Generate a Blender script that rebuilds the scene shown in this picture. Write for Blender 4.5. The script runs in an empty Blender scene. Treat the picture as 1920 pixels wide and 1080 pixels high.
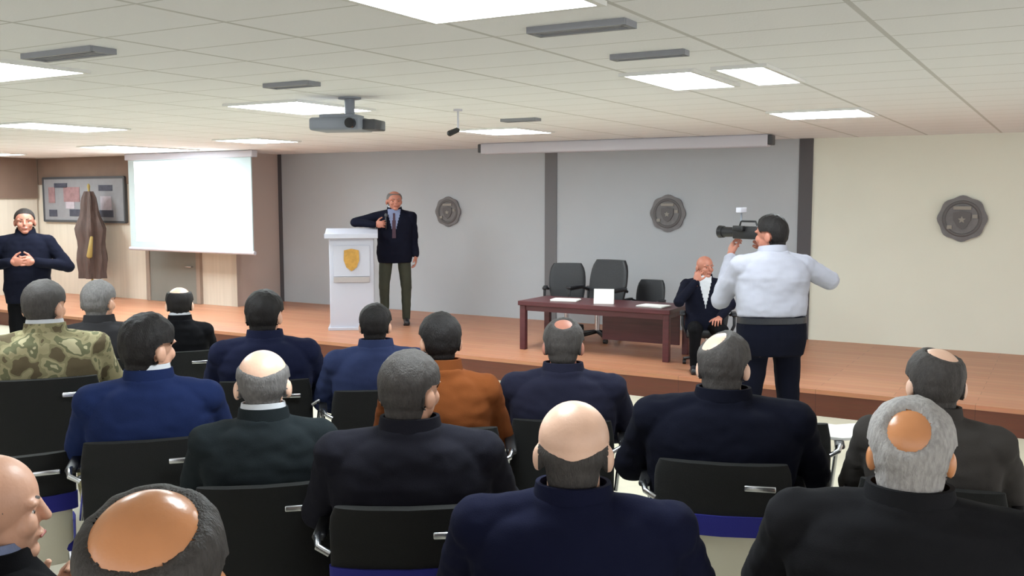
import bpy, bmesh, math, random
import numpy as np
from mathutils import Vector, Matrix, noise
C = bpy.context.scene.collection
PI = math.pi
rad = math.radians
V = Vector
random.seed(7)
CAMZ = 1.96; STAGE = 0.24; CEIL = 2.66; WALLY = 11.83; LEFTY = 10.85; FRONTY = 8.74; CORNX = -11.36

# ---------------------------------------------------------------- materials
def lin(c):
    return tuple(((x/255)/12.92 if x/255 <= .04045 else ((x/255+.055)/1.055)**2.4) for x in c) + (1,)
def mat(name, rgb, rough=.6, metal=0, bump=0, bscale=60, var=0, vscale=4, rgb2=None, emit=0, coat=0, spec=.5, stretch=None, sheen=0):
    m = bpy.data.materials.new(name); m.use_nodes = True
    nt = m.node_tree; b = nt.nodes['Principled BSDF']; L = nt.links.new
    b.inputs['Base Color'].default_value = lin(rgb); b.inputs['Roughness'].default_value = rough
    b.inputs['Metallic'].default_value = metal; b.inputs['Specular IOR Level'].default_value = spec
    if coat: b.inputs['Coat Weight'].default_value = coat; b.inputs['Coat Roughness'].default_value = .15
    if sheen: b.inputs['Sheen Weight'].default_value = sheen
    tc = nt.nodes.new('ShaderNodeTexCoord'); mp = nt.nodes.new('ShaderNodeMapping')
    L(tc.outputs['Object'], mp.inputs['Vector'])
    if stretch: mp.inputs['Scale'].default_value = stretch
    if var or rgb2:
        n = nt.nodes.new('ShaderNodeTexNoise'); n.inputs['Scale'].default_value = vscale; n.inputs['Detail'].default_value = 5
        L(mp.outputs[0], n.inputs['Vector'])
        r = nt.nodes.new('ShaderNodeValToRGB'); a = lin(rgb)
        c2 = lin(rgb2) if rgb2 else tuple(x*(1-var) for x in a[:3])+(1,)
        r.color_ramp.elements[0].position = .35; r.color_ramp.elements[1].position = .65
        r.color_ramp.elements[0].color = c2; r.color_ramp.elements[1].color = a
        L(n.outputs['Fac'], r.inputs['Fac']); L(r.outputs['Color'], b.inputs['Base Color'])
    if bump:
        n2 = nt.nodes.new('ShaderNodeTexNoise'); n2.inputs['Scale'].default_value = bscale; n2.inputs['Detail'].default_value = 4
        L(mp.outputs[0], n2.inputs['Vector'])
        bp = nt.nodes.new('ShaderNodeBump'); bp.inputs['Strength'].default_value = bump; bp.inputs['Distance'].default_value = .01
        L(n2.outputs['Fac'], bp.inputs['Height']); L(bp.outputs['Normal'], b.inputs['Normal'])
    if emit:
        b.inputs['Emission Color'].default_value = lin(rgb); b.inputs['Emission Strength'].default_value = emit
    return m

def ceiling_mat():
    m = mat('ceiling_tiles', (240, 241, 243), .9, bump=.15, bscale=90)
    nt = m.node_tree; L = nt.links.new; b = nt.nodes['Principled BSDF']
    tc = nt.nodes.new('ShaderNodeTexCoord'); sp = nt.nodes.new('ShaderNodeSeparateXYZ'); L(tc.outputs['Object'], sp.inputs[0])
    def line(sock, off, period, w):
        a = nt.nodes.new('ShaderNodeMath'); a.operation = 'ADD'; L(sock, a.inputs[0]); a.inputs[1].default_value = off
        p = nt.nodes.new('ShaderNodeMath'); p.operation = 'PINGPONG'; L(a.outputs[0], p.inputs[0]); p.inputs[1].default_value = period/2
        l = nt.nodes.new('ShaderNodeMath'); l.operation = 'LESS_THAN'; L(p.outputs[0], l.inputs[0]); l.inputs[1].default_value = w
        return l.outputs[0]
    lx = line(sp.outputs['X'], 1.492, .7467, .012); ly = line(sp.outputs['Y'], -4.10, .425, .006)
    mx = nt.nodes.new('ShaderNodeMath'); mx.operation = 'MAXIMUM'; L(lx, mx.inputs[0]); L(ly, mx.inputs[1])
    mix = nt.nodes.new('ShaderNodeMix'); mix.data_type = 'RGBA'
    mix.inputs['A'].default_value = lin((240, 241, 243)); mix.inputs['B'].default_value = lin((204, 204, 202))
    L(mx.outputs[0], mix.inputs['Factor']); L(mix.outputs['Result'], b.inputs['Base Color'])
    return m

def wood_mat(name, a, b_, rough, plank=.14, coat=0):
    m = mat(name, a, rough, coat=coat)
    nt = m.node_tree; L = nt.links.new; b = nt.nodes['Principled BSDF']
    tc = nt.nodes.new('ShaderNodeTexCoord'); br = nt.nodes.new('ShaderNodeTexBrick'); L(tc.outputs['Object'], br.inputs['Vector'])
    br.inputs['Color1'].default_value = lin(a); br.inputs['Color2'].default_value = lin(b_); br.inputs['Mortar'].default_value = lin(tuple(int(x*.7) for x in b_))
    br.inputs['Scale'].default_value = 1; br.inputs['Brick Width'].default_value = 1.3; br.inputs['Row Height'].default_value = plank
    br.inputs['Mortar Size'].default_value = .002; br.inputs['Bias'].default_value = 0
    mp = nt.nodes.new('ShaderNodeMapping'); mp.inputs['Scale'].default_value = (2, 30, 30); L(tc.outputs['Object'], mp.inputs[0])
    n = nt.nodes.new('ShaderNodeTexNoise'); n.inputs['Scale'].default_value = 2; n.inputs['Detail'].default_value = 6; L(mp.outputs[0], n.inputs['Vector'])
    mix = nt.nodes.new('ShaderNodeMix'); mix.data_type = 'RGBA'; mix.blend_type = 'MULTIPLY'; mix.inputs['Factor'].default_value = .35
    L(br.outputs['Color'], mix.inputs['A']); L(n.outputs['Color'], mix.inputs['B']); L(mix.outputs['Result'], b.inputs['Base Color'])
    return m

M = {}
M['ceiling'] = ceiling_mat()
M['cream'] = mat('cream_wall_paint', (230, 232, 219), .85, bump=.05, var=.03, vscale=1.5)
M['grey_panel'] = mat('grey_wall_panel', (184, 190, 196), .85, bump=.05, var=.03, vscale=1.5)
M['left_wall'] = mat('beige_wall_panel', (216, 206, 190), .8, bump=.05, var=.08, vscale=3, stretch=(6, 6, .3))
M['return'] = mat('pinkish_pilaster_paint', (192, 176, 168), .8, bump=.05)
M['brown_panel'] = mat('brown_upper_panel', (128, 106, 92), .7, var=.1, vscale=3)
M['strip_pale'] = mat('mid_grey_strip', (112, 112, 116), .6)
M['strip'] = mat('dark_grey_strip', (84, 82, 86), .6)
M['stage'] = wood_mat('stage_laminate', (206, 146, 112), (196, 132, 98), .4)
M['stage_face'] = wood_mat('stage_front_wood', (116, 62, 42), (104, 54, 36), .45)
M['floor'] = mat('beige_floor_tiles', (206, 200, 180), .5, var=.06, vscale=6)
M['light'] = mat('light_diffuser', (240, 251, 255), .4, emit=22)
M['white_metal'] = mat('white_painted_metal', (225, 225, 222), .5)
M['vent'] = mat('grey_vent_metal', (140, 142, 148), .6, bump=.05)
M['vent_dark'] = mat('dark_vent_gap', (84, 86, 92), .8)
M['chrome'] = mat('brushed_chrome', (205, 208, 214), .25, metal=1, bump=.02)
M['black_plastic'] = mat('black_plastic', (24, 24, 27), .45, bump=.05, bscale=200)
M['black_fabric'] = mat('black_chair_fabric', (9, 10, 10), .9, bump=.25, bscale=300)
M['leather'] = mat('black_leather', (26, 28, 34), .45, bump=.2, bscale=80)
M['blue_fabric'] = mat('blue_upholstery', (30, 32, 126), .85, bump=.2, bscale=300)
M['beige_shell'] = mat('beige_chair_shell', (205, 200, 180), .6, bump=.03)
M['screen_cloth'] = mat('screen_cloth', (196, 214, 218), .8, bump=.02)
M['screen_lit'] = mat('projected_image', (252, 254, 255), .8, emit=1.5)
M['case'] = mat('pale_lilac_casing', (196, 196, 206), .5, bump=.03)
M['proj'] = mat('grey_projector_plastic', (134, 140, 150), .5, bump=.03)
M['darkgrey'] = mat('dark_grey_plastic', (70, 72, 76), .5, bump=.03)
M['lens'] = mat('lens_glass', (14, 14, 22), .1, spec=.8)
M['emblem'] = mat('grey_emblem_metal', (122, 120, 122), .6, metal=0, bump=.15, bscale=30, var=.2, vscale=9)
M['emblem_dark'] = mat('dark_emblem_relief', (98, 96, 97), .6, metal=0, bump=.1)
M['emblem_light'] = mat('pale_emblem_relief', (150, 146, 138), .6, metal=0, bump=.1)
M['lectern'] = mat('white_lectern_laminate', (184, 187, 200), .5, bump=.02)
M['gold'] = mat('gold_crest', (196, 150, 70), .4, metal=.3, bump=.2, bscale=40, var=.25, vscale=20)
M['plaque'] = mat('grey_plaque', (166, 160, 160), .5)
M['mahogany'] = mat('dark_red_mahogany', (88, 40, 46), .35, var=.25, vscale=3, stretch=(1, 12, 12))
M['paper'] = mat('white_paper', (240, 240, 236), .8)
M['door'] = mat('grey_green_door_paint', (128, 128, 122), .6, var=.08, vscale=2)
M['door_trim'] = mat('brown_door_frame', (150, 134, 122), .6)
M['flag'] = mat('dark_brown_flag_cloth', (92, 74, 68), .8, bump=.1, var=.3, vscale=6, stretch=(4, 4, .6))
M['flag_gold'] = mat('gold_fringe', (168, 146, 84), .6, bump=.2)
M['board'] = mat('grey_board', (142, 142, 146), .6, bump=.03, var=.1, vscale=6)
M['board_pink'] = mat('pinkish_print', (156, 122, 124), .7, var=.25, vscale=14)
M['board_dark'] = mat('dark_slate_print', (72, 74, 88), .7, var=.3, vscale=14)
M['board_pale'] = mat('pale_print', (184, 174, 182), .7, var=.15, vscale=14)
M['skin'] = mat('fair_skin', (214, 164, 138), .42, bump=.06, bscale=120, var=.08, vscale=14)
M['skin_pale'] = mat('pale_skin', (232, 190, 166), .38, bump=.06, bscale=120, var=.08, vscale=14)
M['skin_tan'] = mat('tanned_skin', (206, 140, 94), .25, bump=.05, bscale=120, var=.08, vscale=14)
M['skin_red'] = mat('ruddy_skin', (186, 122, 102), .5, bump=.06, bscale=120, var=.1, vscale=14)
M['lips'] = mat('lip_skin', (158, 92, 84), .5)
M['eye'] = mat('eye_white', (176, 166, 158), .35)
M['iris'] = mat('dark_iris', (40, 28, 22), .2)
def hair_m(n, c): return mat('hair_'+n, c, .6, bump=.5, bscale=90, var=.3, vscale=40, stretch=(3, 3, 1), spec=.3)
M['h_black'] = hair_m('black', (24, 20, 20)); M['h_dark'] = hair_m('dark_brown', (44, 37, 35))
M['h_dgrey'] = hair_m('dark_grey', (70, 66, 64)); M['h_grey'] = hair_m('grey', (112, 109, 108)); M['h_white'] = hair_m('silver', (172, 168, 166))
def cloth(n, c): return mat('cloth_'+n, c, .95, bump=.2, bscale=350, var=.12, vscale=5, spec=.12)
for n, c in dict(blue=(28, 40, 78), navy=(26, 30, 54), navy2=(20, 23, 46), ink=(13, 15, 28), green=(32, 38, 41), steel=(46, 55, 88), rust=(122, 68, 34),
                 slate=(36, 37, 54), charcoal=(29, 29, 37), coal=(29, 29, 32), taupe=(64, 61, 59), dgrey=(44, 43, 45), black=(15, 15, 18), white=(176, 177, 190),
                 shirt=(205, 208, 214), sky=(130, 140, 172), olive=(70, 72, 62), midnight=(20, 22, 36), tie=(80, 62, 72)).items():
    M['c_'+n] = cloth(n, c)
def camo():
    m = mat('cloth_camouflage', (140, 130, 98), .9, bump=.2, bscale=350, spec=.2)
    nt = m.node_tree; L = nt.links.new; b = nt.nodes['Principled BSDF']
    tc = nt.nodes.new('ShaderNodeTexCoord'); vo = nt.nodes.new('ShaderNodeTexNoise'); vo.inputs['Scale'].default_value = 11; vo.inputs['Detail'].default_value = 2
    L(tc.outputs['Object'], vo.inputs['Vector']); r = nt.nodes.new('ShaderNodeValToRGB'); r.color_ramp.interpolation = 'CONSTANT'
    e = r.color_ramp.elements; e[0].position = 0; e[0].color = lin((92, 82, 62)); e[1].position = .43; e[1].color = lin((128, 122, 92))
    x = e.new(.5); x.color = lin((150, 142, 110)); x = e.new(.58); x.color = lin((104, 104, 78)); x = e.new(.66); x.color = lin((172, 164, 132))
    L(vo.outputs['Fac'], r.inputs['Fac']); L(r.outputs['Color'], b.inputs['Base Color'])
    return m
M['c_camo'] = camo()

# ---------------------------------------------------------------- mesh helpers
class MB:
    def __init__(s): s.v = []; s.f = []
    def add(s, vs, fs, mtx=None):
        o = len(s.v)
        s.v += [tuple(mtx @ V(p)) if mtx else tuple(p) for p in vs]
        s.f += [tuple(i+o for i in f) for f in fs]; return s
    def box(s, c, h, mtx=None, bevel=0):
        bm = bmesh.new(); bmesh.ops.create_cube(bm, size=2)
        for v in bm.verts: v.co = V((v.co.x*h[0], v.co.y*h[1], v.co.z*h[2]))
        if bevel: bmesh.ops.bevel(bm, geom=bm.edges[:], offset=bevel, segments=2, affect='EDGES', profile=.5)
        for v in bm.verts: v.co += V(c)
        bm.verts.index_update()
        s.add([v.co.copy() for v in bm.verts], [[v.index for v in f.verts] for f in bm.faces], mtx); bm.free(); return s
    def rings(s, rs, cap=True, mtx=None):
        n = len(rs[0]); vs = [p for r in rs for p in r]; fs = []
        for k in range(len(rs)-1):
            for i in range(n):
                j = (i+1) % n; fs.append((k*n+i, k*n+j, (k+1)*n+j, (k+1)*n+i))
        if cap: fs.append(tuple(range(n-1, -1, -1))); fs.append(tuple((len(rs)-1)*n+i for i in range(n)))
        return s.add(vs, fs, mtx)
    def ell(s, c, r, mtx=None, nu=20, nv=12):
        vs = [(c[0], c[1], c[2]-r[2])]; fs = []
        for j in range(1, nv):
            t = -PI/2+PI*j/nv
            for i in range(nu):
                a = 2*PI*i/nu; vs.append((c[0]+r[0]*math.cos(t)*math.cos(a), c[1]+r[1]*math.cos(t)*math.sin(a), c[2]+r[2]*math.sin(t)))
        vs.append((c[0], c[1], c[2]+r[2])); top = len(vs)-1
        for i in range(nu):
            k = (i+1) % nu; fs.append((0, 1+k, 1+i)); fs.append((top, top-nu+i, top-nu+k))
            for j in range(nv-2): a = 1+j*nu; fs.append((a+i, a+k, a+nu+k, a+nu+i))
        return s.add(vs, fs, mtx)
    def cap(s, p0, p1, r0, r1=None, n=14):
        """a tapered limb with round ends"""
        if r1 is None: r1 = r0
        p0, p1 = V(p0), V(p1); d = (p1-p0); l = d.length; d = d/l if l > 1e-6 else V((0, 0, 1))
        q = d.to_track_quat('Z', 'Y').to_matrix(); rs = []
        for t in (-85, -50, -20): rs.append((p0+d*r0*math.sin(rad(t)), r0*math.cos(rad(t))))
        for t in (20, 50, 85): rs.append((p1+d*r1*math.sin(rad(t)), r1*math.cos(rad(t))))
        return s.rings([[c+q @ V((r*math.cos(2*PI*i/n), r*math.sin(2*PI*i/n), 0)) for i in range(n)] for c, r in rs])
    def chain(s, ps, r):
        for a, b, ra, rb in zip(ps, ps[1:], r, r[1:]): s.cap(a, b, ra, rb)
        return s
    def cyl(s, p0, p1, r0, r1=None, n=20, mtx=None):
        if r1 is None: r1 = r0
        p0, p1 = V(p0), V(p1); q = (p1-p0).to_track_quat('Z', 'Y').to_matrix()
        return s.rings([[p+q @ V((r*math.cos(2*PI*i/n), r*math.sin(2*PI*i/n), 0)) for i in range(n)] for p, r in ((p0, r0), (p1, r1))], mtx=mtx)
    def tube(s, pts, r, n=10):
        """round bar along a polyline"""
        pts = [V(p) for p in pts]; rs = []
        for k, p in enumerate(pts):
            d = (pts[min(k+1, len(pts)-1)]-pts[max(k-1, 0)]).normalized(); q = d.to_track_quat('Z', 'Y').to_matrix()
            rs.append([p+q @ V((r*math.cos(2*PI*i/n), r*math.sin(2*PI*i/n), 0)) for i in range(n)])
        for k in range(1, len(rs)):   # keep the rings from twisting
            best = min(range(n), key=lambda o: sum((rs[k][(i+o) % n]-rs[k-1][i]).length for i in range(n)))
            rs[k] = rs[k][best:]+rs[k][:best]
        return s.rings(rs)
    def mesh(s, name):
        me = bpy.data.meshes.new(name); me.from_pydata(s.v, [], s.f); me.update()
        bm = bmesh.new(); bm.from_mesh(me); bmesh.ops.recalc_face_normals(bm, faces=bm.faces[:]); bm.to_mesh(me); bm.free()
        return me
    def build(s, name, m, parent=None, smooth=False):
        return link(name, s.mesh(name), m, parent, smooth)
def link(name, me, m, parent=None, smooth=False):
    me.materials.clear(); me.materials.append(m)
    me.polygons.foreach_set('use_smooth', [smooth]*len(me.polygons))
    if smooth:
        try: me.set_sharp_from_angle(angle=rad(50))
        except Exception: pass
    o = bpy.data.objects.new(name, me); C.objects.link(o)
    if parent: o.parent = parent
    return o
def tag(o, label=None, cat=None, group=None, kind=None):
    if label: o['label'] = label
    if cat: o['category'] = cat
    if group: o['group'] = group
    if kind: o['kind'] = kind
    return o
def empty(name, loc, rz=0, label=None, cat=None, group=None, sc=1):
    o = bpy.data.objects.new(name, None); C.objects.link(o); o.location = loc; o.rotation_euler = (0, 0, rz); o.scale = (sc,)*3
    return tag(o, label, cat, group)
def struct(name, mb, m, label=None):
    o = mb.build(name, m); o['kind'] = 'structure'; o['label'] = label or name.replace('_', ' '); o['category'] = name.split('_')[0]; return o
def copy_tree(o, parent=None):
    c = o.copy(); C.objects.link(c)
    if parent: c.parent = parent
    for ch in list(o.children): copy_tree(ch, c)
    return c
def remesh(mb, vox, smooth=2, fac=.5):
    """one continuous skin over overlapping closed shapes"""
    me = mb.mesh('tmp'); o = bpy.data.objects.new('tmp', me); C.objects.link(o)
    r = o.modifiers.new('r', 'REMESH'); r.mode = 'VOXEL'; r.voxel_size = vox
    if smooth: s = o.modifiers.new('s', 'SMOOTH'); s.factor = fac; s.iterations = smooth
    dg = bpy.context.evaluated_depsgraph_get()
    out = bpy.data.meshes.new_from_object(o.evaluated_get(dg)); bpy.data.objects.remove(o); bpy.data.meshes.remove(me)
    return out
def arr(me):
    v = np.empty(len(me.vertices)*3); me.vertices.foreach_get('co', v)
    n = np.empty(len(me.vertices)*3); me.vertices.foreach_get('normal', n)
    return v.reshape(-1, 3), n.reshape(-1, 3)
def displace(me, fn):
    v, n = arr(me); d = np.array([fn(V(p)) for p in v]); v = v+n*d[:, None]; me.vertices.foreach_set('co', v.ravel()); me.update()
def patch(me, off):
    """a piece lying on a surface: OFF gives height above it per vertex, None where it is absent"""
    v, n = arr(me); o = off(v)           # nan = absent
    keep = ~np.isnan(o); idx = -np.ones(len(v), int); fs = []
    for p in me.polygons:
        if all(keep[i] for i in p.vertices): fs.append(tuple(p.vertices))
    used = sorted({i for f in fs for i in f})
    for k, i in enumerate(used): idx[i] = k
    mb = MB(); mb.v = [tuple(v[i]+n[i]*o[i]) for i in used]; mb.f = [tuple(int(idx[i]) for i in f) for f in fs]
    m2 = bpy.data.meshes.new('patch'); m2.from_pydata(mb.v, [], mb.f); m2.update(); return m2

# ---------------------------------------------------------------- people
def hand(mb, w, d, n, t, curl=25, s=1.0):
    """five fingers: W wrist, D finger direction, N the way the palm faces, T the thumb side"""
    w, d, n = V(w), V(d).normalized(), V(n); n = (n-d*n.dot(d)).normalized(); t = V(t); t = (t-d*t.dot(d)-n*t.dot(n)).normalized()
    q = Matrix((t, d, n)).transposed().to_4x4(); q.translation = w
    mb.ell((0, .052*s, 0), (.043*s, .056*s, .017*s), q); mb.ell((.018*s, .04*s, .006*s), (.024*s, .034*s, .017*s), q)
    mb.cap(w-d*.03, w+d*.02*s, .029*s, .027*s)
    for i, ln in enumerate((.072, .08, .074, .058)):
        a = (.034-.0235*i)*s; p = V((a, (.096-.004*abs(i-1))*s, 0)); fan = rad(7-5*i); dd = V((math.sin(fan), math.cos(fan), 0)); ang = 0; pts = [p]
        for k, fr in enumerate((.45, .3, .25)):
            ang += rad(curl*(.8, 1.2, .9)[k]+3*i)
            p = p+V((dd.x*math.cos(ang), dd.y*math.cos(ang), math.sin(ang)))*ln*fr*s; pts.append(p)
        mb.chain([q @ x for x in pts], [.0098*s, .009*s, .0085*s, .0075*s])
    p0 = V((.03*s, .025*s, .006*s)); p1 = p0+V((.034, .03, .012))*s; p2 = p1+V((.014, .03, .010))*s
    mb.chain([q @ p0, q @ p1, q @ p2], [.015*s, .0115*s, .009*s])

ZA = [-90, -40, -27, -16, 8, 24, 32, 45, 60, 90]
ZL = [-.062, -.058, -.025, .034, .042, .048, .066, .09, .106, .112]
def hair_mesh(me, Hi, style, thick, kx):
    rng = style
    def off(v):
        p = np.c_[v, np.ones(len(v))] @ np.array(Hi).T; x, y, z = p[:, 0]/kx, p[:, 1], p[:, 2]
        a = np.degrees(np.arctan2(y, np.abs(x)+1e-6)); zl = np.interp(a, ZA, ZL)
        m = (z-zl)/.022
        cx = np.c_[x/.078, y/.098, (z-.058)/.094]; cx /= np.linalg.norm(cx, axis=1)[:, None]+1e-9
        if rng[0] == 'fringe':       # bald over the top
            m = np.minimum(m, (np.interp(a, [-90, -50, 0, 25, 40], [rng[1], rng[1]+.022, rng[1]+.045, rng[1]+.0, -.2])-z)/.02)
        if rng[0] == 'crown':        # a bare patch: direction and size
            d = np.array(rng[1])/np.linalg.norm(rng[1]); m = np.minimum(m, (np.degrees(np.arccos(np.clip(cx @ d, -1, 1)))-rng[2])/9)
            if len(rng) > 3: m = np.minimum(m, (rng[3]-a)/10)
        ear = (np.abs(x) > .074) & (y > -.062) & (y < .03) & (z < .052) & (z > -.04); m[ear] = -1
        far = (z < -.08) | (p[:, 2] > .4) | (np.hypot(x, y) > .16); m[far] = -1
        o = np.full(len(v), np.nan); k = np.where(m > -.6)[0]
        for i in k:
            q = V((x[i]*70, y[i]*70, z[i]*25)); e = max(0., min(1., m[i]+.25))
            o[i] = -.0025+(thick+.0025)*math.sqrt(e)*(1+.22*noise.noise(q)+.15*noise.noise(V((x[i]*25, y[i]*25, z[i]*18))))
        return o
    m2 = patch(me, off); return m2

def person(label, xy, rz, top, ptop, kx=1.2, w=1.0, lean=-5, pose='sit', head_turn=0, head_pitch=0, skin='skin', hair=('full',), thick=.012, hcol='h_dark',
           jacket='c_ink', trousers='c_black', collar=None, arms=None, vox=.0062, floor=0., drop=0., headk=1.0, shirt=None, tie=None, group=None, roll=0, jhem=-.12, belt=False, lapel=False, legs=None, cuff=None):
    """PTOP: world xy of the top of the head; TOP: its height above the floor the person is on"""
    sit = pose == 'sit'
    pel = V((0, -.08, .53-drop)) if sit else V((0, 0, .93))
    Lm = Matrix.Translation(pel) @ Matrix.Rotation(rad(-lean), 4, 'X')
    W = kx*w
    def T(x, y, h): return Lm @ V((x, y, h))
    nb = T(0, 0, .545)
    Hm = Matrix.Translation(T(0, .012, .645)) @ Matrix.Rotation(rad(head_turn), 4, 'Z') @ Matrix.Rotation(rad(-head_pitch), 4, 'X') @ Matrix.Rotation(rad(roll), 4, 'Y')
    hk = kx*.96*headk
    HS = Hm @ Matrix.Diagonal((hk, headk, headk, 1))
    topz = (HS @ V((0, 0, .152))).z; S = top/topz
    hp = HS @ V((0, -.01, .15))
    # ---- poses
    sh = [T(s*.165*W, -.005, .465) for s in (-1, 1)]     # -1 is the person's left in -x ... local x to the right of the facing direction
    if arms is None:
        if sit: arms = [dict(e=(-.225*W, .05, .76), h=(-.10*kx, .27, .655-drop), d=(.25, 1, -.15), n=(0, -.1, -1)), dict(e=(.225*W, .05, .76), h=(.10*kx, .27, .655-drop), d=(-.25, 1, -.15), n=(0, -.1, -1))]
        else: arms = [dict(e=(-.235*W, -.02, 1.13), h=(-.235*W, .05, .88), d=(0, .1, -1), n=(1, 0, 0)), dict(e=(.235*W, -.02, 1.13), h=(.235*W, .05, .88), d=(0, .1, -1), n=(-1, 0, 0))]
    el = [V(a['e']) for a in arms]; wr = [V(a['h']) for a in arms]
    if sit:
        hip = [V((s*.085*kx, -.06, pel.z-.01)) for s in (-1, 1)]; kn = [V((s*.12*kx, .38, .515-drop*.6)) for s in (-1, 1)]; an = [V((s*.12*kx, .36, .09)) for s in (-1, 1)]
    else:
        st = legs or .085
        hip = [V((s*.085*kx, 0, .90)) for s in (-1, 1)]; kn = [V((s*(st+.005)*kx, .02, .49)) for s in (-1, 1)]; an = [V((s*st*kx, -.01, .09)) for s in (-1, 1)]
    toe = [a+V((s*.02, .15, -.055)) for a, s in zip(an, (-1, 1))]; heel = [a+V((0, -.035, -.045)) for a in an]
    ST = [(-.12, .15, .115), (0, .168, .13), (.14, .158, .122), (.28, .168, .125), (.40, .176, .118), (.465, .165, .104), (.515, .122, .092), (.545, -.079, .074), (.57, -.069, .068)]
    def torso(mb, add, lo=-.12, hi=.56, fl=0):
        n = 28; rs = []
        for h, a, b in ST:
            if h < lo-1e-6 or h > hi: continue
            a = (a*W if a > 0 else -a*(.5+.5*kx)*(1+.5*(w-1)))+add*(1 if a > 0 else .6); b = b*(.5+.5*w)+add+(fl if h < 0 else 0)
            rs.append([T(math.copysign(abs(math.cos(t))**.85, math.cos(t))*a, math.copysign(abs(math.sin(t))**.85, math.sin(t))*b+(-.012 if h > .3 else 0), h) for t in [2*PI*i/n for i in range(n)]])
        mb.rings(rs)
    # ---- body
    b = MB(); torso(b, 0)
    g = 1+.5*(w-1)
    for i, s in enumerate((-1, 1)):
        b.chain([T(s*.05*W, -.01, .50), sh[i], el[i], wr[i]], [.044*g, .058*g, .045*g, .029])
        b.chain([hip[i], kn[i], an[i]], [.085*g, .058*g, .038]); b.chain([heel[i], toe[i]], [.034, .03]); b.cap(an[i], heel[i], .036, .034)
        a = arms[i]; t = a.get('t') or ((1, 0, 0) if i == 0 else (-1, 0, 0))
        hand(b, wr[i], a['d'], a['n'], t, a.get('c', 25), 1.06)
    b.cap(nb+V((0, 0, -.03)), HS @ V((0, -.022, .0)), .06*(.6+.4*kx)*headk*g, .056*(.6+.4*kx)*headk*g)
    b.ell((0, 0, .058), (.077, .097, .094), HS, 28, 18); b.ell((0, -.03, .03), (.066, .064, .07), HS); b.ell((0, .03, -.012), (.058, .064, .078), HS); b.ell((0, .07, -.07), (.027, .024, .022), HS)
    for s in (-1, 1):
        b.ell((s*.034, .068, .0), (.026, .024, .03), HS); b.ell((s*.079, -.006, .012), (.012, .021, .033), HS @ Matrix.Rotation(rad(-s*14), 4, 'Z')); b.ell((s*.03, .082, .048), (.03, .014, .011), HS)
    b.cap(HS @ V((0, .092, .04)), HS @ V((0, .108, .004)), .010, .0135); b.ell((0, .092, -.034), (.022, .012, .012), HS)
    me = remesh(b, vox, 2, .5)
    R = link('person', me, M[skin], None, True)
    # ---- hair
    if hair:
        link('hair', hair_mesh(me, HS.inverted(), hair, thick, 1.0), M[hcol], R, True)
    for s in (-1, 1):
        e = MB().ell((s*.031, .0745, .024), (.0115, .0115, .0065), HS, 14, 10).build('eye', M['eye'], R, True)
        MB().ell((s*.031, .0825, .024), (.0065, .0045, .0055), HS, 12, 8).build('iris', M['iris'], e, True)
        MB().chain([HS @ V((s*.015, .094, .050)), HS @ V((s*.033, .090, .056)), HS @ V((s*.05, .076, .05))], [.004, .005, .003]).build('eyebrow', M[hcol], R, True)
    MB().chain([HS @ V((-.022, .096, -.036)), HS @ V((0, .1025, -.034)), HS @ V((.022, .096, -.036))], [.003, .005, .003]).build('lips', M['lips'], R, True)
    # ---- jacket
    j = MB(); torso(j, .016, jhem, .58, .01)
    for i, s in enumerate((-1, 1)):
        d = (wr[i]-el[i]).normalized(); a0 = arms[i].get('sl', 1.0)
        j.chain([T(s*.05*W, -.010, .502), sh[i]+V((0, 0, .002)), el[i]], [.066*g, .074*g, .061*g])
        j.cap(el[i], el[i]+(wr[i]-el[i])*.93*a0, .058*g, .044)
    jm = remesh(j, .009, 4, .5)
    sd = random.random()*40
    displace(jm, lambda p: .003+(.008 if p.z < pel.z+.38 else .004)*noise.noise(V((p.x*7+sd, p.y*7, p.z*11)))+.004*noise.noise(V((p.x*20, p.y*20+sd, p.z*28))))
    J = link('shirt' if belt else 'jacket', jm, M[jacket], R, True)
    LI = np.array(Lm.inverted())
    def tl(v): q = np.c_[v, np.ones(len(v))] @ LI.T; return q[:, 0], q[:, 1], q[:, 2]
    if shirt:
        def f(v):
            x, y, h = tl(v); half = np.clip((h-.20)/.33, 0, 1)*.062*W+.004
            return np.where((y > 0) & (h > .2) & (np.abs(x) < half), .003, np.nan)
        link('shirt_front', patch(jm, f), M[shirt], R, True)
        def fl(v):
            x, y, h = tl(v); half = np.clip((h-.20)/.33, 0, 1)*.062*W+.004
            return np.where((y > 0) & (h > .2) & (h < .52) & (np.abs(x) >= half) & (np.abs(x) < half+.012+.035*np.clip((h-.2)/.25, 0, 1)), .007, np.nan)
        link('lapel', patch(jm, fl), M[jacket], R, True)
    if tie:
        def f2(v):
            x, y, h = tl(v); return np.where((y > 0) & (h > .2) & (h < .52) & (np.abs(x) < .02+.012*(.5-h)/.3), .008, np.nan)
        link('necktie', patch(jm, f2), M[tie], R, True)
    # collars: bands standing round the neck, open at the throat
    def band(name, rr, z0, z1, th, m):
        n = 40; rs = []
        for i in range(n+1):
            t = rad(112+ (360-44)*i/n) ; c_, s_ = math.cos(t), math.sin(t); back = .5-.5*s_
            def pt(r, z): return T(c_*r*(.5+.5*kx)*g, s_*r*1.02*g-.006, z+.022*back)
            rs.append([pt(rr+.010, z0), pt(rr+.003, z1), pt(rr+.003-th, z1), pt(rr+.010-th, z0)])
        MB().rings(rs).build(name, m, R, True)
    if collar: band('shirt_collar', .068, .565, .606, .005, M[collar])
    band('jacket_collar' if not belt else 'collar', .077, .545, .588, .009, M[jacket])
    if cuff:
        for i in (0, 1):
            d = (wr[i]-el[i]); MB().cyl(el[i]+d*.9, el[i]+d*.98, .042, .038).build('shirt_cuff', M[cuff], R, True)
    # ---- trousers and shoes
    tr = MB(); n = 24
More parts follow.
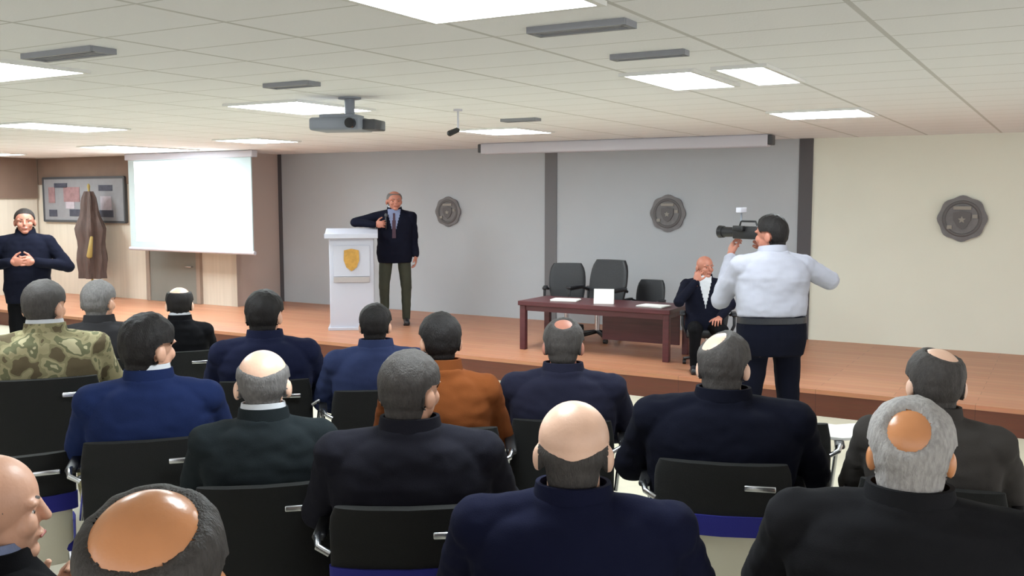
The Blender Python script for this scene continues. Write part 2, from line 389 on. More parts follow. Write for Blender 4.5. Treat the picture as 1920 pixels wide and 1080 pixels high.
    torso(tr, .015 if belt else .004, -.12, .15)
    for i in (0, 1): tr.chain([hip[i], kn[i], an[i]+V((0, 0, .0))], [.10*g, .075*g, .055])
    tm = remesh(tr, .010, 3, .5); displace(tm, lambda p: .005*noise.noise(V((p.x*9+sd, p.y*9, p.z*14))))
    link('trousers', tm, M[trousers], R, True)
    if belt:
        n = 40; sq = lambda t: math.copysign(abs(t)**.85, t)
        MB().rings([[T(sq(math.cos(t))*(.1585*W+.020), sq(math.sin(t))*(.123*(.5+.5*w)+.020), h) for t in [2*PI*i/n for i in range(n)]] for h in (.095, .135)]).build('belt', M['leather'], R, True)
    for i in (0, 1):
        s_ = MB(); s_.chain([heel[i]+V((0, -.005, .0)), toe[i]+V((0, .03, .0))], [.044, .038]); s_.cap(heel[i]+V((0, .01, .03)), an[i]+V((0, .0, -.01)), .046, .048)
        s_.box((heel[i]+toe[i])/2+V((0, .012, -.03)), (.04, .115, .012), bevel=.004)
        link('shoe', remesh(s_, .008, 2), M['leather'], R, True)
    # ---- put it in the room
    R.scale = (S, S, S); R.rotation_euler = (0, 0, rz)
    o = Matrix.Rotation(rz, 3, 'Z') @ V((hp.x*S, hp.y*S, 0))
    R.location = (ptop[0]-o.x, ptop[1]-o.y, floor)
    tag(R, label, 'person', group)
    return R, S, HS

# ---------------------------------------------------------------- the room
struct('floor', MB().box((-7, 3.4, -.05), (13, 9, .05)), M['floor'], 'beige tiled hall floor')
sm = MB().box((-8.2, (FRONTY+WALLY)/2+.1, STAGE/2), (11.6, (WALLY-FRONTY)/2+.1, STAGE/2-.0))
stg = struct('floor_stage', MB().box((-8.2, (FRONTY+WALLY)/2+.1, STAGE-.02), (11.6, (WALLY-FRONTY)/2+.1, .02)), M['stage'], 'orange brown wooden stage floor')
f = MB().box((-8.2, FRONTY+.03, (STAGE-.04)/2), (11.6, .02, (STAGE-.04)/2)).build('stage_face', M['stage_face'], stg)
struct('ceiling', MB().box((-7, 3.4, CEIL+.05), (13, 9, .05)), M['ceiling'], 'white tiled suspended ceiling')
wb = struct('wall_back', MB().box((-3.9, WALLY+.1, CEIL/2), (7.6, .1, CEIL/2)), M['cream'], 'cream back wall of the stage with grey panels')
for x0, x1 in ((CORNX, -6.375), (-6.191, -2.905)):
    MB().box(((x0+x1)/2, WALLY-.004, (CEIL+STAGE)/2), ((x1-x0)/2, .006, (CEIL-STAGE)/2)).build('wall_panel', M['grey_panel'], wb)
for i, (x0, x1) in enumerate(((-6.375, -6.191), (-2.905, -2.745), (CORNX, CORNX+.07))):
    struct('trim_%d' % (i+1), MB().box(((x0+x1)/2, WALLY-.012, (CEIL+STAGE)/2), ((x1-x0)/2, .016, (CEIL-STAGE)/2), bevel=.003), M['strip_pale' if i == 0 else 'strip'],
           ('dark grey upright strip between the grey wall panels', 'dark grey upright strip beside the cream wall', 'dark grey upright strip in the corner of the stage')[i])
struct('wall_left_return', MB().box((CORNX-.06, (LEFTY+WALLY)/2, CEIL/2), (.06, (WALLY-LEFTY)/2, CEIL/2)), M['return'], 'pinkish side of the wall step beside the stage')
wl = MB()
wl.box((-15.6, LEFTY+.05, CEIL/2), (-CORNX*.0+4.24, .05, CEIL/2)); struct('wall_left_back', wl, M['left_wall'], 'beige panelled wall behind the white screen')
struct('wall_left', MB().box((-16.36, 3.4, CEIL/2), (.05, 7.4, CEIL/2)), M['left_wall'], 'beige side wall at the far left')
struct('trim_4', MB().box((-16.29, 6.5, 2.3), (.02, 4.3, .36)), M['brown_panel'], 'brown upper panelling of the far left wall')
struct('trim_5', MB().box((-14.9, LEFTY-.012, 2.42), (1.4, .012, .235)), M['brown_panel'], 'brown upper panelling above the picture board')
d1 = struct('door_1', MB().box((-12.77, LEFTY-.02, STAGE+.62), (.56, .025, .62), bevel=.006), M['door'], 'grey green door under the white screen')
fr = MB()
for s in (-1, 1): fr.box((-12.77+s*.6, LEFTY-.025, STAGE+.65), (.045, .035, .65), bevel=.006)
fr.box((-12.77, LEFTY-.025, STAGE+1.3), (.645, .035, .045), bevel=.006); fr.build('door_frame', M['door_trim'], d1)
MB().cyl((-12.3, LEFTY-.045, STAGE+.6), (-12.3, LEFTY-.09, STAGE+.6), .012).cap((-12.3, LEFTY-.09, STAGE+.6), (-12.42, LEFTY-.09, STAGE+.6), .012).build('door_handle', M['chrome'], d1, True)

# ceiling lights: recessed panels one tile wide and two tiles deep
def ceil_light(x0, x1, y0, y1, label):
    t = empty('ceiling_light', ((x0+x1)/2, (y0+y1)/2, CEIL), 0, label, 'ceiling light', 'recessed ceiling light panels')
    a, b = (x1-x0)/2, (y1-y0)/2; fr = MB()
    for s in (-1, 1):
        fr.box((s*(a-.012), 0, -.008), (.014, b, .01)); fr.box((0, s*(b-.012), -.008), (a-.026, .014, .01))
    fr.build('light_frame', M['white_metal'], t); MB().box((0, 0, -.007), (a-.027, b-.027, .006), bevel=.002).build('diffuser', M['light'], t)
LP = [(-2.24, -1.49, 2.35, 3.22, 'large ceiling light nearest the camera at the top of the photo'), (-2.28, -1.84, 5.1, 5.95, 'ceiling light left of the small one above the cameraman'),
      (-1.74, -1.44, 5.1, 5.95, 'small ceiling light right of the middle, beside a wider one'), (-2.24, -1.49, 7.95, 8.7, 'ceiling light nearest the dark strip by the cream wall'),
      (-5.60, -4.75, 2.75, 3.5, 'ceiling light at the left edge above the standing man'), (-5.60, -4.85, 5.25, 6.15, 'ceiling light just left of the projector'),
      (-5.60, -4.85, 8.4, 9.2, 'ceiling light between the projector and the long casing'), (-9.1, -8.35, 5.5, 6.6, 'long ceiling light at the left, under a nearer one'),
      (-9.1, -8.35, 8.35, 9.1, 'ceiling light just right of the white screen top'), (-11.9, -11.15, 8.5, 10.0, 'ceiling light over the flag, just left of the white screen'),
      (-15.5, -14.7, 8.4, 9.6, 'ceiling light cut by the left edge, lowest in the photo')]
for l in LP: ceil_light(*l)
def vent(x0, x1, y, label, wd=.10):
    t = empty('ceiling_vent', ((x0+x1)/2, y, CEIL), 0, label, 'vent', 'slot vents in the ceiling'); a = (x1-x0)/2; fr = MB()
    for s in (-1, 1): fr.box((0, s*wd, -.012), (a, .012, .014)); fr.box((s*(a-.01), 0, -.012), (.012, wd, .014))
    fr.build('vent_frame', M['vent'], t); MB().box((0, 0, -.003), (a-.01, wd, .004)).build('vent_backing', M['vent_dark'], t)
    sl = MB()
    for k in range(3): sl.box((0, -wd*.5+k*wd*.5, -.012), (a-.01, .006, .009), Matrix.Rotation(rad(0), 4, 'X'))
    sl.build('vent_slats', M['vent'], t)
vent(-2.0, -1.56, 3.6, 'dark ceiling vent beyond the largest light', .05); vent(-2.02, -1.64, 4.45, 'thin grey ceiling vent before the middle ceiling light', .03)
vent(-4.5, -3.97, 3.0, 'dark ceiling vent at the upper left beside a light', .06); vent(-4.38, -4.02, 4.5, 'grey ceiling vent before the light by the projector', .05)
vent(-4.5, -4.15, 7.55, 'small ceiling vent right of the hanging microphone', .05)

# ---------------------------------------------------------------- left side: screen, board, flag
t = empty('projection_screen', (-11.95, 10.45, 1.89), 0, 'white projection screen hanging on the left, brightly lit', 'screen')
MB().box((0, 0, .01), (1.37, .01, .76)).build('screen_cloth', M['screen_cloth'], t)
MB().box((-.14, -.014, .0), (1.08, .003, .64)).build('projected_image', M['screen_lit'], t)
MB().cyl((-1.40, 0, -.76), (1.40, 0, -.76), .03).build('bottom_bar', M['case'], t, True)
MB().box((0, .02, .715), (1.42, .06, .05), bevel=.012).build('screen_case', M['case'], t)
t = empty('picture_board', (-15.0, LEFTY-.03, 1.92), 0, 'grey picture board left of the white screen', 'board')
MB().box((0, 0, 0), (1.1, .022, .37), bevel=.006).build('board_panel', M['board'], t)
fr = MB()
for s in (-1, 1): fr.box((s*1.1, -.004, 0), (.02, .03, .39), bevel=.005); fr.box((0, -.004, s*.38), (1.1, .03, .02), bevel=.005)
fr.build('board_frame', M['darkgrey'], t)
for x, z, a, b_, m in ((-.86, .08, .09, .14, 'board_pink'), (-.30, .09, .22, .13, 'board_pink'), (-.84, -.24, .11, .06, 'board_dark'), (-.2, -.23, .17, .06, 'board_dark'), (.62, .2, .18, .05, 'board_dark'),
                       (.62, -.06, .14, .12, 'board_pale'), (.62, -.24, .18, .06, 'board_dark'), (-.6, .25, .18, .04, 'board_dark'), (-.35, -.1, .12, .06, 'board_pale')):
    MB().box((x, -.026, z), (a, .004, b_)).build('picture', M[m], t)
t = empty('furled_flag', (-14.42, 10.5, STAGE), 0, 'furled dark flag on a pole before the picture board', 'flag')
MB().cyl((0, 0, 0), (0, 0, .04), .2, .19, 28).cyl((0, 0, .04), (0, 0, .12), .05, .03).build('flag_base', M['darkgrey'], t, True)
MB().cyl((0, 0, .1), (0, 0, 1.86), .018).build('flag_pole', M['flag_gold'], t, True)
MB().ell((0, 0, 1.9), (.025, .025, .05)).build('finial', M['flag_gold'], t, True)
n = 40; rs = []
for k in range(15):
    h = 1.82-k*.105; R0 = .07+.15*min(1, k/6)+.015*math.sin(k*1.3)
    rs.append([V((R0*(1+.22*math.sin(7*a+k*.25))*math.cos(a)*1.15, R0*.75*(1+.22*math.sin(7*a+k*.25))*math.sin(a), h)) for a in [2*PI*i/n for i in range(n)]])
cl = MB().rings(rs).build('flag_cloth', M['flag'], t, True)
MB().cap((.2, -.13, 1.05), (.17, -.16, .75), .025, .05).build('tassel', M['flag_gold'], t, True)

# ---------------------------------------------------------------- ceiling things
t = empty('projector', (-4.46, 5.36, 2.47), rad(18), 'grey ceiling projector on a short pole, left of the middle', 'projector')
MB().box((-.06, 0, 0), (.19, .15, .045), bevel=.02).build('projector_body', M['proj'], t, True)
MB().box((-.06, 0, .055), (.13, .10, .014), bevel=.006).build('top_cover', M['proj'], t, True)
MB().cyl((.07, -.14, .0), (.07, -.19, .0), .035).build('lens', M['lens'], t, True)
MB().box((.17, .02, -.005), (.05, .11, .036), bevel=.01).build('side_panel', M['darkgrey'], t, True)
MB().cyl((0, 0, .06), (0, 0, .19), .035).cyl((0, 0, .178), (0, 0, .19), .08).build('ceiling_mount', M['proj'], t, True)
t = empty('hanging_microphone', (-4.30, 6.5, CEIL), 0, 'small dark hanging microphone right of the projector', 'microphone')
MB().cyl((0, 0, -.002), (0, 0, -.15), .008).build('stem', M['case'], t, True); MB().cyl((0, 0, 0), (0, 0, -.015), .035).build('stem_plate', M['case'], t, True)
MB().cap((-.01, 0, -.165), (-.05, -.04, -.19), .022, .026).build('microphone_head', M['black_plastic'], t, True)
t = empty('screen_casing', (-4.87, 10.8, 2.6), 0, 'long pale roller screen casing along the ceiling above the stage', 'screen casing')
MB().box((0, 0, -.01), (1.88, .08, .07), bevel=.02).build('casing_body', M['case'], t, True)
for s in (-1, 1): MB().box((s*1.90, 0, -.005), (.025, .07, .055), bevel=.01).build('end_cap', M['darkgrey'], t, True)

# ---------------------------------------------------------------- emblems
def emblem(x, z, r, label):
    t = empty('wall_emblem', (x, WALLY-.012, z), 0, label, 'emblem', 'round grey emblems on the stage wall')
    n = 48
    def disc(fn, y0, y1): return MB().rings([[(fn(a)*math.cos(a), y, fn(a)*math.sin(a)) for a in [2*PI*i/n for i in range(n)]] for y in (y0, y1)])
    disc(lambda a: r*(1+.035*math.cos(8*a)), 0, -.03).build('emblem_plate', M['emblem'], t)
    ring = [[((r*.74+.018*math.cos(q))*math.cos(a), -.03-.012*math.sin(q)-.002, (r*.74+.018*math.cos(q))*math.sin(a)) for q in [2*PI*k/8 for k in range(8)]] for a in [2*PI*i/n for i in range(n+1)]]
    MB().rings(ring, cap=False).build('emblem_ring', M['emblem_dark'], t, True)
    sh = [(-.3, .22), (0, .28), (.3, .22), (.3, -.05), (.16, -.3), (0, -.4), (-.16, -.3), (-.3, -.05)]
    MB().rings([[(px*r*1.2, y, pz*r*1.2) for px, pz in sh] for y in (-.028, -.045)]).build('emblem_shield', M['emblem_dark'], t)
    b = MB().box((0, -.04, r*.47), (r*.36, .008, r*.07)); b.box((r*.52, -.04, r*.1), (r*.1, .008, r*.08)); b.box((-r*.5, -.04, -r*.38), (r*.1, .008, r*.08)); b.build('emblem_bands', M['emblem_light'], t)
    MB().rings([[(.17*r*(1 if i % 2 == 0 else .45)*math.sin(2*PI*i/10), y, -.05*r+.17*r*(1 if i % 2 == 0 else .45)*math.cos(2*PI*i/10)) for i in range(10)] for y in (-.044, -.052)]).build('emblem_star', M['emblem_light'], t)
emblem(-7.99, CAMZ-.21, .215, 'grey emblem just right of the speaker'); emblem(-4.565, CAMZ-.206, .235, 'grey emblem above the table')
emblem(-1.096, CAMZ-.236, .25, 'large grey emblem on the cream wall at the right')

# ---------------------------------------------------------------- stage furniture
t = empty('lectern', (-8.18, 9.83, STAGE), rad(38), 'white lectern with a gold crest beside the speaker', 'lectern')
MB().box((0, 0, .02), (.31, .22, .02), bevel=.006).build('plinth', M['lectern'], t); MB().box((0, 0, .62), (.285, .19, .59), bevel=.012).build('lectern_body', M['lectern'], t)
MB().box((0, -.197, .90), (.235, .008, .2), bevel=.004).build('crest_panel', M['lectern'], t)
MB().box((0, -.21, .66), (.23, .006, .035), bevel=.003).build('name_plaque', M['plaque'], t)
cr = [(-.085, .13), (0, .15), (.085, .13), (.09, 0), (.06, -.09), (0, -.14), (-.06, -.09), (-.09, 0)]
MB().rings([[(x*1.1, y, .91+z) for x, z in cr] for y in (-.204, -.222)]).build('gold_crest', M['gold'], t)
MB().box((0, 0, 0), (.34, .25, .018), Matrix.Translation((0, 0, 1.25)) @ Matrix.Rotation(rad(10), 4, 'X'), bevel=.006).build('reading_top', M['lectern'], t)
MB().box((0, -.25, 1.225), (.34, .012, .03), bevel=.004).build('top_edge', M['lectern'], t)
tb = empty('stage_table', (-4.50, 9.72, STAGE), 0, 'long dark red wooden table on the stage', 'table')
MB().box((0, 0, .53), (.91, .34, .025), bevel=.006).build('tabletop', M['mahogany'], tb); ap = MB()
for s in (-1, 1): ap.box((0, s*.29, .475), (.83, .012, .03)); ap.box((s*.83, 0, .475), (.012, .29, .03))
ap.build('apron', M['mahogany'], tb)
for sx in (-1, 1):
    for sy in (-1, 1): MB().box((sx*.86, sy*.29, .2525), (.035, .03, .2525), bevel=.005).build('leg', M['mahogany'], tb)
MB().box((.36, .2, .28), (.46, .012, .17)).build('modesty_panel', M['mahogany'], tb)
TT = STAGE+.556
t = tag(MB().add([(-.11, -.05, 0), (.11, -.05, 0), (.11, .05, 0), (-.11, .05, 0), (-.11, 0, .16), (.11, 0, .16)], [(0, 1, 5, 4), (2, 3, 4, 5), (0, 4, 3), (1, 2, 5), (0, 3, 2, 1)]).build('tent_card', M['paper']),
        'folded white card standing on the dark red table', 'card'); t.location = (-4.45, 9.62, TT); t.rotation_euler = (0, 0, rad(20))
def sheets(x, y, rz, label):
    t = MB(); [t.box((random.uniform(-.01, .01), random.uniform(-.01, .01), .002+.004*k), (.15, .11, .0018)) for k in range(4)]
    t = tag(t.build('paper_stack', M['paper']), label, 'paper', 'papers on the stage table'); t.location = (x, y, TT); t.rotation_euler = (0, 0, rz)
sheets(-4.95, 9.68, .2, 'white papers on the table left of the standing card'); sheets(-3.85, 9.6, -.1, 'white papers on the table right of the standing card')

def office_chair():
    t = empty('office_chair', (0, 0, 0)); n = 24
    MB().box((0, .02, .40), (.25, .24, .05), bevel=.03).build('seat', M['leather'], t, True)
    rs = []
    for k in range(9):
        z = .44+k*.0625; w_ = .23+.03*math.sin(k/8*PI); w_ = w_*(1 if k < 7 else (.97 if k == 7 else .86)); y = -.22-.10*(k/8)**1.2
        rs.append([V((w_*math.copysign(abs(math.cos(a))**.6, math.cos(a)), y+.05*math.copysign(abs(math.sin(a))**.7, math.sin(a))-.03*math.cos(a)**2*-1, z)) for a in [2*PI*i/n for i in range(n)]])
    MB().rings(rs).build('backrest', M['leather'], t, True)
    for s in (-1, 1):
        ar = MB().tube([(s*.26, .12, .40), (s*.30, .16, .5), (s*.30, .14, .60), (s*.30, -.12, .61), (s*.27, -.22, .58)], .018); ar.box((s*.30, .02, .62), (.032, .15, .018), bevel=.012); ar.build('armrest', M['leather'], t, True)
    MB().cyl((0, 0, .1), (0, 0, .37), .03).build('gas_post', M['chrome'], t, True)
    for k in range(5):
        a = 2*PI*k/5; l = MB().cap((0, 0, .11), (.27*math.cos(a), .27*math.sin(a), .07), .026, .018).build('leg', M['black_plastic'], t, True)
        MB().cyl((.27*math.cos(a)-.02, .27*math.sin(a), .028), (.27*math.cos(a)+.02, .27*math.sin(a), .028), .028).build('caster', M['black_plastic'], l, True)
    return t
oc = office_chair()
for i, (x, y, rz, sc, lb) in enumerate(((-4.92, 10.45, 172, 1.02, 'black leather chair behind the table, middle of the three'), (-5.59, 10.95, 205, .92, 'black leather chair behind the left end of the table'),
                                    (-4.54, 11.0, 178, .74, 'black leather chair behind the table, beside the seated panelist'))):
    o = oc if i == 0 else copy_tree(oc)
    o.location = (x, y, STAGE); o.rotation_euler = (0, 0, rad(rz)); o.scale = (sc,)*3; tag(o, lb, 'chair', 'black leather chairs behind the stage table')
oc2 = copy_tree(oc); oc2.location = (-3.22, 9.50, STAGE); oc2.rotation_euler = (0, 0, rad(200)); oc2.scale = (.86,)*3; tag(oc2, 'black leather chair holding the seated panelist', 'chair', 'black leather chairs behind the stage table')

# ---------------------------------------------------------------- audience chairs
def back_slab(z0, z1, hw, y0, slope, th, round_top=True, n=24):
    rs = []; K = 7
    for k in range(K):
        z = z0+(z1-z0)*k/(K-1); w_ = hw*(1 if k < K-2 or not round_top else (.985 if k == K-2 else .93)); y = y0+slope*(z-z0)
        ring = []
        for i in range(n):
            a = 2*PI*i/n; cx = math.copysign(abs(math.cos(a))**.45, math.cos(a)); ring.append(V((w_*cx, y+th*math.copysign(abs(math.sin(a))**.6, math.sin(a))+.035*cx*cx, z)))
        rs.append(ring)
    return MB().rings(rs)
def conf_chair(banded):
    t = empty('conference_chair', (0, 0, 0))
    MB().box((0, .02, .415), (.235, .235, .035), bevel=.025).build('seat', M['blue_fabric' if banded else 'black_fabric'], t, True)
    back_slab(.68 if banded else .46, .875, .245, -.270 if banded else -.235, -.16, .022).build('backrest', M['black_fabric'], t, True)
    if banded:
        back_slab(.60, .68, .25, -.257, -.16, .03, False).build('blue_band', M['blue_fabric'], t, True)
        back_slab(.34, .605, .225, -.215, -.16, .02, False).build('rear_shell', M['beige_shell'], t, True)
    MB().box((.13, -.333, .80), (.055, .006, .011), Matrix.Identity(4), bevel=.004).build('grab_handle', M['chrome'], t, True)
    for s in (-1, 1):
        MB().tube([(s*.24, -.30, .74), (s*.275, -.30, .76), (s*.285, -.24, .77), (s*.285, .1, .70), (s*.285, .14, .66), (s*.26, .14, .42)], .011).build('arm_bracket', M['chrome'], t, True)
        MB().box((s*.285, -.06, .757), (.022, .15, .012), Matrix.Identity(4), bevel=.01).build('arm_pad', M['black_plastic'], t, True)
        MB().tube([(s*.21, .2, .39), (s*.225, .22, .2), (s*.23, .24, .0)], .013).build('leg', M['chrome'], t, True)
        MB().tube([(s*.21, -.2, .39), (s*.225, -.24, .2), (s*.23, -.28, .0)], .013).build('leg', M['chrome'], t, True)
    return t
plain, banded = conf_chair(False), conf_chair(True); used = {}
def chair_at(x, y, rz, sc, label, band=False):
    k = 'b' if band else 'p'; src = banded if band else plain
    o = src if k not in used else copy_tree(src); used[k] = 1
    o.location = (x, y, 0); o.rotation_euler = (0, 0, rz); o.scale = (sc,)*3
    tag(o, label, 'chair', 'conference chairs of the audience'); return o

# ---------------------------------------------------------------- the audience
def sitter(label, short, p, z, rzdeg, band=False, chair=True, **kw):
    R, S, HS = person(label, None, rad(rzdeg), z, p, group='seated audience', **kw)
    if chair: chair_at(R.location.x, R.location.y, rad(rzdeg), S, 'conference chair under the man with ' + short, band)
    return R
sitter('man in camouflage jacket at the left edge, dark grey hair', 'the camouflage jacket', (-4.88, 3.24), 1.50, 52, jacket='c_camo', trousers='c_camo', hair=('full',), hcol='h_dgrey', collar='c_shirt', head_turn=-25, w=1.1)
sitter('man with grey hair and dark grey suit right of the camouflage jacket', 'grey hair right of the camouflage jacket', (-5.42, 3.98), 1.42, 47, jacket='c_dgrey', hcol='h_grey', hair=('full',), head_turn=-20, w=.95)
sitter('man with bald pale crown and black hair under the white screen', 'the pale crown under the white screen', (-5.58, 4.77), 1.31, 48, jacket='c_black', hcol='h_black', skin='skin_pale', hair=('crown', (0, -.05, 1), 50), collar='c_shirt', w=.85)
sitter('man in bright blue jacket with black hair, face turned right', 'the bright blue jacket', (-3.41, 2.73), 1.45, 47, jacket='c_blue', hcol='h_black', hair=('full',), thick=.02, head_turn=-38, collar='c_shirt', w=1.05)
sitter('man in navy suit with black hair, below the wall step', 'the navy suit and black hair', (-3.99, 4.01), 1.42, 42, jacket='c_navy', hcol='h_black', hair=('full',), thick=.016, head_turn=-12, w=1.1)
sitter('man with pale bald head and grey fringe in dark green suit', 'the dark green suit', (-2.65, 2.65), 1.38, 42, jacket='c_green', hcol='h_grey', skin='skin_pale', hair=('fringe', .055), thick=.006, collar='c_shirt', head_pitch=8, w=1.0, headk=1.04)
sitter('man in steel blue suit with black hair, seated before the lectern', 'the steel blue suit', (-3.36, 4.23), 1.36, 42, jacket='c_steel', hcol='h_black', hair=('full',), head_turn=-10, w=1.05, headk=.88)
sitter('man in rust brown jacket with black hair', 'the rust brown jacket', (-2.42, 3.51), 1.44, 32, jacket='c_rust', hcol='h_black', hair=('full',), head_turn=12, w=.9, headk=.86)
sitter('man with pink bald crown before the stage table, dark slate suit', 'the slate suit before the stage table', (-2.15, 4.18), 1.36, 25, jacket='c_slate', hcol='h_dgrey', skin='skin_red', hair=('crown', (0, -.55, .8), 30), head_pitch=12, w=1.15)
sitter('man with dark grey hair in charcoal suit, left of the bald man in navy', 'dark grey hair and charcoal suit', (-1.95, 2.63), 1.43, 34, True, jacket='c_charcoal', hcol='h_dgrey', hair=('full',), head_turn=-28, w=1.15)
sitter('bald man in navy suit at the middle front, grey fringe behind', 'bald head and navy suit', (-1.17, 2.34), 1.40, 24, jacket='c_navy2', hcol='h_dgrey', skin='skin_pale', hair=('fringe', .012), thick=.005, head_pitch=6, w=1.25, headk=1.06)
sitter('man in black suit with half bald head below the cameraman', 'the black suit below the cameraman', (-1.19, 3.71), 1.42, 19, True, jacket='c_ink', hcol='h_dgrey', hair=('crown', (-.5, -.3, .9), 38), skin='skin_pale', collar=None, w=1.3, head_turn=-10)
sitter('man in taupe jacket at the right, light balding crown and dark hair', 'the taupe jacket', (-.42, 3.84), 1.40, 6, jacket='c_taupe', hcol='h_dgrey', skin='skin_pale', hair=('crown', (.25, -.15, 1), 38), w=1.0, head_turn=10)
sitter('man with silver hair and orange bald spot in charcoal coat, lower right', 'silver hair and charcoal coat', (-.35, 2.70), 1.42, 8, jacket='c_coal', hcol='h_white', skin='skin_tan', hair=('crown', (-.1, -1, .55), 35), thick=.014, w=1.35, headk=1.04)
a16 = sitter('elderly man in profile at the lower left corner, hand raised', 'the raised hand', (-2.10, 1.23), 1.38, 2, jacket='c_black', hcol='h_grey', skin='skin', hair=('fringe', .03), thick=.008, head_turn=-34, collar='c_sky', vox=.005, chair=True,
             arms=[dict(e=(-.30, .08, .72), h=(-.19, .12, .84), d=(.25, .75, .6), n=(.75, -.5, .2), t=(-.1, -.4, .8), c=50), dict(e=(.27, .06, .76), h=(.12, .27, .655), d=(-.25, 1, -.15), n=(0, -.1, -1))])
sitter('big tanned shiny bald head at the bottom left', 'the tanned shiny bald head', (-1.22, .97), 1.50, 46, jacket='c_black', hcol='h_dgrey', skin='skin_tan', hair=('crown', (-.12, -.38, 1), 55), thick=.014, w=1.15, headk=1.02, head_pitch=-4)
chair_at(-4.10, 2.56, rad(55), .98, 'empty conference chair with a blue band, behind the camouflage jacket', True)

# ---------------------------------------------------------------- people on and by the stage
fwd = dict
SP, sS, _ = person('speaker in dark blue jacket standing beside the white lectern', None, rad(214), 1.80, (-7.93, 10.42), pose='stand', kx=1.3, floor=STAGE, lean=2, head_turn=18, skin='skin_red', hair=('crown', (0, .1, 1), 45), thick=.006, hcol='h_grey',
    jacket='c_midnight', trousers='c_olive', shirt='c_sky', collar='c_shirt', tie='c_tie', vox=.005, legs=.105, jhem=-.12,
    arms=[dict(e=(-.24, -.03, 1.14), h=(-.27, .04, .90), d=(0, .1, -1), n=(1, 0, 0), t=(0, 1, 0), c=22), dict(e=(.50, .06, 1.33), h=(.235, .18, 1.30), d=(-1, .15, .12), n=(-.1, -1, 0), t=(0, 0, 1), c=50)])
m = empty('microphone', (0, 0, 0), 0, 'small microphone in the hand of the standing speaker', 'microphone')
MB().cap((0, 0, 0), (0, 0, .15), .011, .014).build('microphone_handle', M['black_plastic'], m, True); MB().ell((0, 0, .18), (.022, .022, .028)).build('microphone_head', M['darkgrey'], m, True)
q = Matrix.Translation(SP.location) @ Matrix.Rotation(rad(214), 4, 'Z') @ Matrix.Scale(sS, 4)
m.location = q @ V((.10, .165, 1.25)); m.rotation_euler = (rad(8), 0, rad(214))
person('man in black jacket standing at the far left, hands held together', None, rad(180+48), 1.84, (-9.48, 6.13), pose='stand', kx=1.2, floor=0, lean=0, head_turn=8, skin='skin_red', hair=('full',), thick=.007, hcol='h_dark',
    jacket='c_midnight', trousers='c_black', vox=.005, jhem=-.14, collar='c_black',
    arms=[dict(e=(-.37, .02, 1.16), h=(-.10, .22, 1.22), d=(.9, .25, .1), n=(.1, -1, 0), t=(0, 0, 1), c=40), dict(e=(.37, .02, 1.16), h=(.10, .24, 1.22), d=(-.9, .3, .1), n=(-.1, -1, 0), t=(0, 0, 1), c=40)])
person('seated panelist in dark suit with ruddy bald head at the right end of the table', None, rad(205), 1.12, (-3.28, 9.52), kx=1.18, floor=STAGE, drop=.1, lean=-8, head_turn=30, skin='skin_red', hair=('fringe', .0), thick=.005, hcol='h_grey',
    jacket='c_midnight', trousers='c_black', shirt='c_shirt', collar='c_shirt', vox=.005,
    arms=[dict(e=(-.27, .06, .70), h=(-.12, .27, .58), d=(.3, 1, -.1), n=(0, -.1, -1)), dict(e=(.30, .16, .74), h=(.12, .16, .96), d=(-.25, -.2, 1), n=(-.5, -.8, 0), t=(-.7, .3, .3), c=45)])
CM, cS, _ = person('cameraman in white shirt and dark trousers seen from behind', None, rad(38), 1.83, (-1.82, 6.72), pose='stand', kx=1.2, floor=0, lean=2, head_turn=34, skin='skin_red', hair=('full',), thick=.016, hcol='h_black',
    jacket='c_white', trousers='c_ink', belt=True, vox=.005, jhem=.14, w=1.1, legs=.11,
    arms=[dict(e=(-.28, .20, 1.16), h=(-.14, .40, 1.44), d=(.2, .5, .7), n=(.7, .2, .2), t=(.2, -.4, .8), c=40), dict(e=(.40, .02, 1.30), h=(.10, .28, 1.50), d=(-.5, .6, .3), n=(-.6, -.3, .4), t=(-.2, -.1, 1), c=50)])
vc = empty('video_camera', (0, 0, 0), 0, 'black shoulder video camera with a small light held by the cameraman', 'video camera')
MB().box((0, 0, 0), (.075, .17, .075), bevel=.015).build('camera_body', M['black_plastic'], vc, True)
MB().cyl((0, .16, .0), (0, .34, .0), .055, .062).build('lens_barrel', M['black_plastic'], vc, True); MB().cyl((0, .34, 0), (0, .40, 0), .07, .075).build('lens_hood', M['black_plastic'], vc, True); MB().cyl((0, .395, 0), (0, .398, 0), .06).build('lens_glass', M['lens'], vc, True)
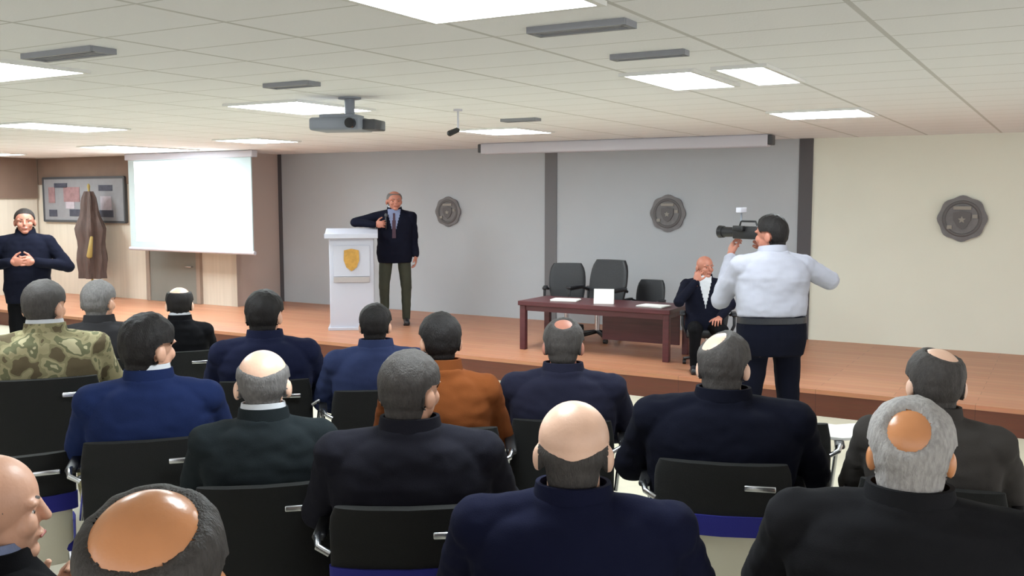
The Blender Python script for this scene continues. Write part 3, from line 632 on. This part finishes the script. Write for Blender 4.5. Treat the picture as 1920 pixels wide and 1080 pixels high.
MB().tube([(0, .12, .07), (0, .1, .13), (0, -.1, .13), (0, -.13, .07)], .012).build('top_handle', M['black_plastic'], vc, True)
MB().box((-.1, .06, .05), (.03, .07, .03), bevel=.008).build('viewfinder', M['black_plastic'], vc, True)
lg = MB().cyl((0, .1, .13), (0, .1, .235), .012).build('light_stalk', M['proj'], vc, True)
MB().box((0, .10, .26), (.06, .035, .03), bevel=.006).build('camera_light', M['case'], vc, True)
q = Matrix.Translation(CM.location) @ Matrix.Rotation(rad(38), 4, 'Z') @ Matrix.Scale(cS, 4)
vc.scale = (.62,)*3; vc.location = q @ V((-.07, .27, 1.61)); vc.rotation_euler = (0, 0, rad(38+34))

# booklet lying on the arm pad of an empty chair
E1 = chair_at(-1.25, 4.76, rad(14), 1.04, 'empty conference chair between the black suit and the taupe jacket, booklet on its arm')
bk = empty('booklet', (0, 0, 0), rad(24), 'open white booklet lying on the arm of an empty chair', 'booklet')
for sx in (-1, 1): MB().box((sx*.10, 0, .012), (.10, .075, .008), Matrix.Rotation(rad(-sx*6), 4, 'Y') @ Matrix.Rotation(rad(12), 4, 'X'), bevel=.002).build('page_block', M['paper'], bk)
q = Matrix.Translation(E1.location) @ Matrix.Rotation(rad(14), 4, 'Z') @ Matrix.Scale(1.04, 4)
bk.location = q @ V((.285, -.05, .775))

# ---------------------------------------------------------------- light, world, camera
wd = bpy.data.worlds.new('hall_light'); bpy.context.scene.world = wd; wd.use_nodes = True
bg = wd.node_tree.nodes['Background']; bg.inputs[0].default_value = (.97, .985, 1, 1); bg.inputs[1].default_value = 1.3
cam = bpy.data.cameras.new('camera'); co = bpy.data.objects.new('camera', cam); C.objects.link(co)
cam.sensor_width = 36; cam.lens = 1805/1920*36; cam.clip_start = .05
co.location = (0, 0, CAMZ); co.rotation_euler = (rad(90-5.3804), 0, rad(30.3136))
sc = bpy.context.scene; sc.camera = co
sc.view_settings.view_transform = 'Standard'; sc.view_settings.look = 'None'; sc.view_settings.exposure = .6; sc.view_settings.gamma = 1; sc.view_settings.use_curve_mapping = False
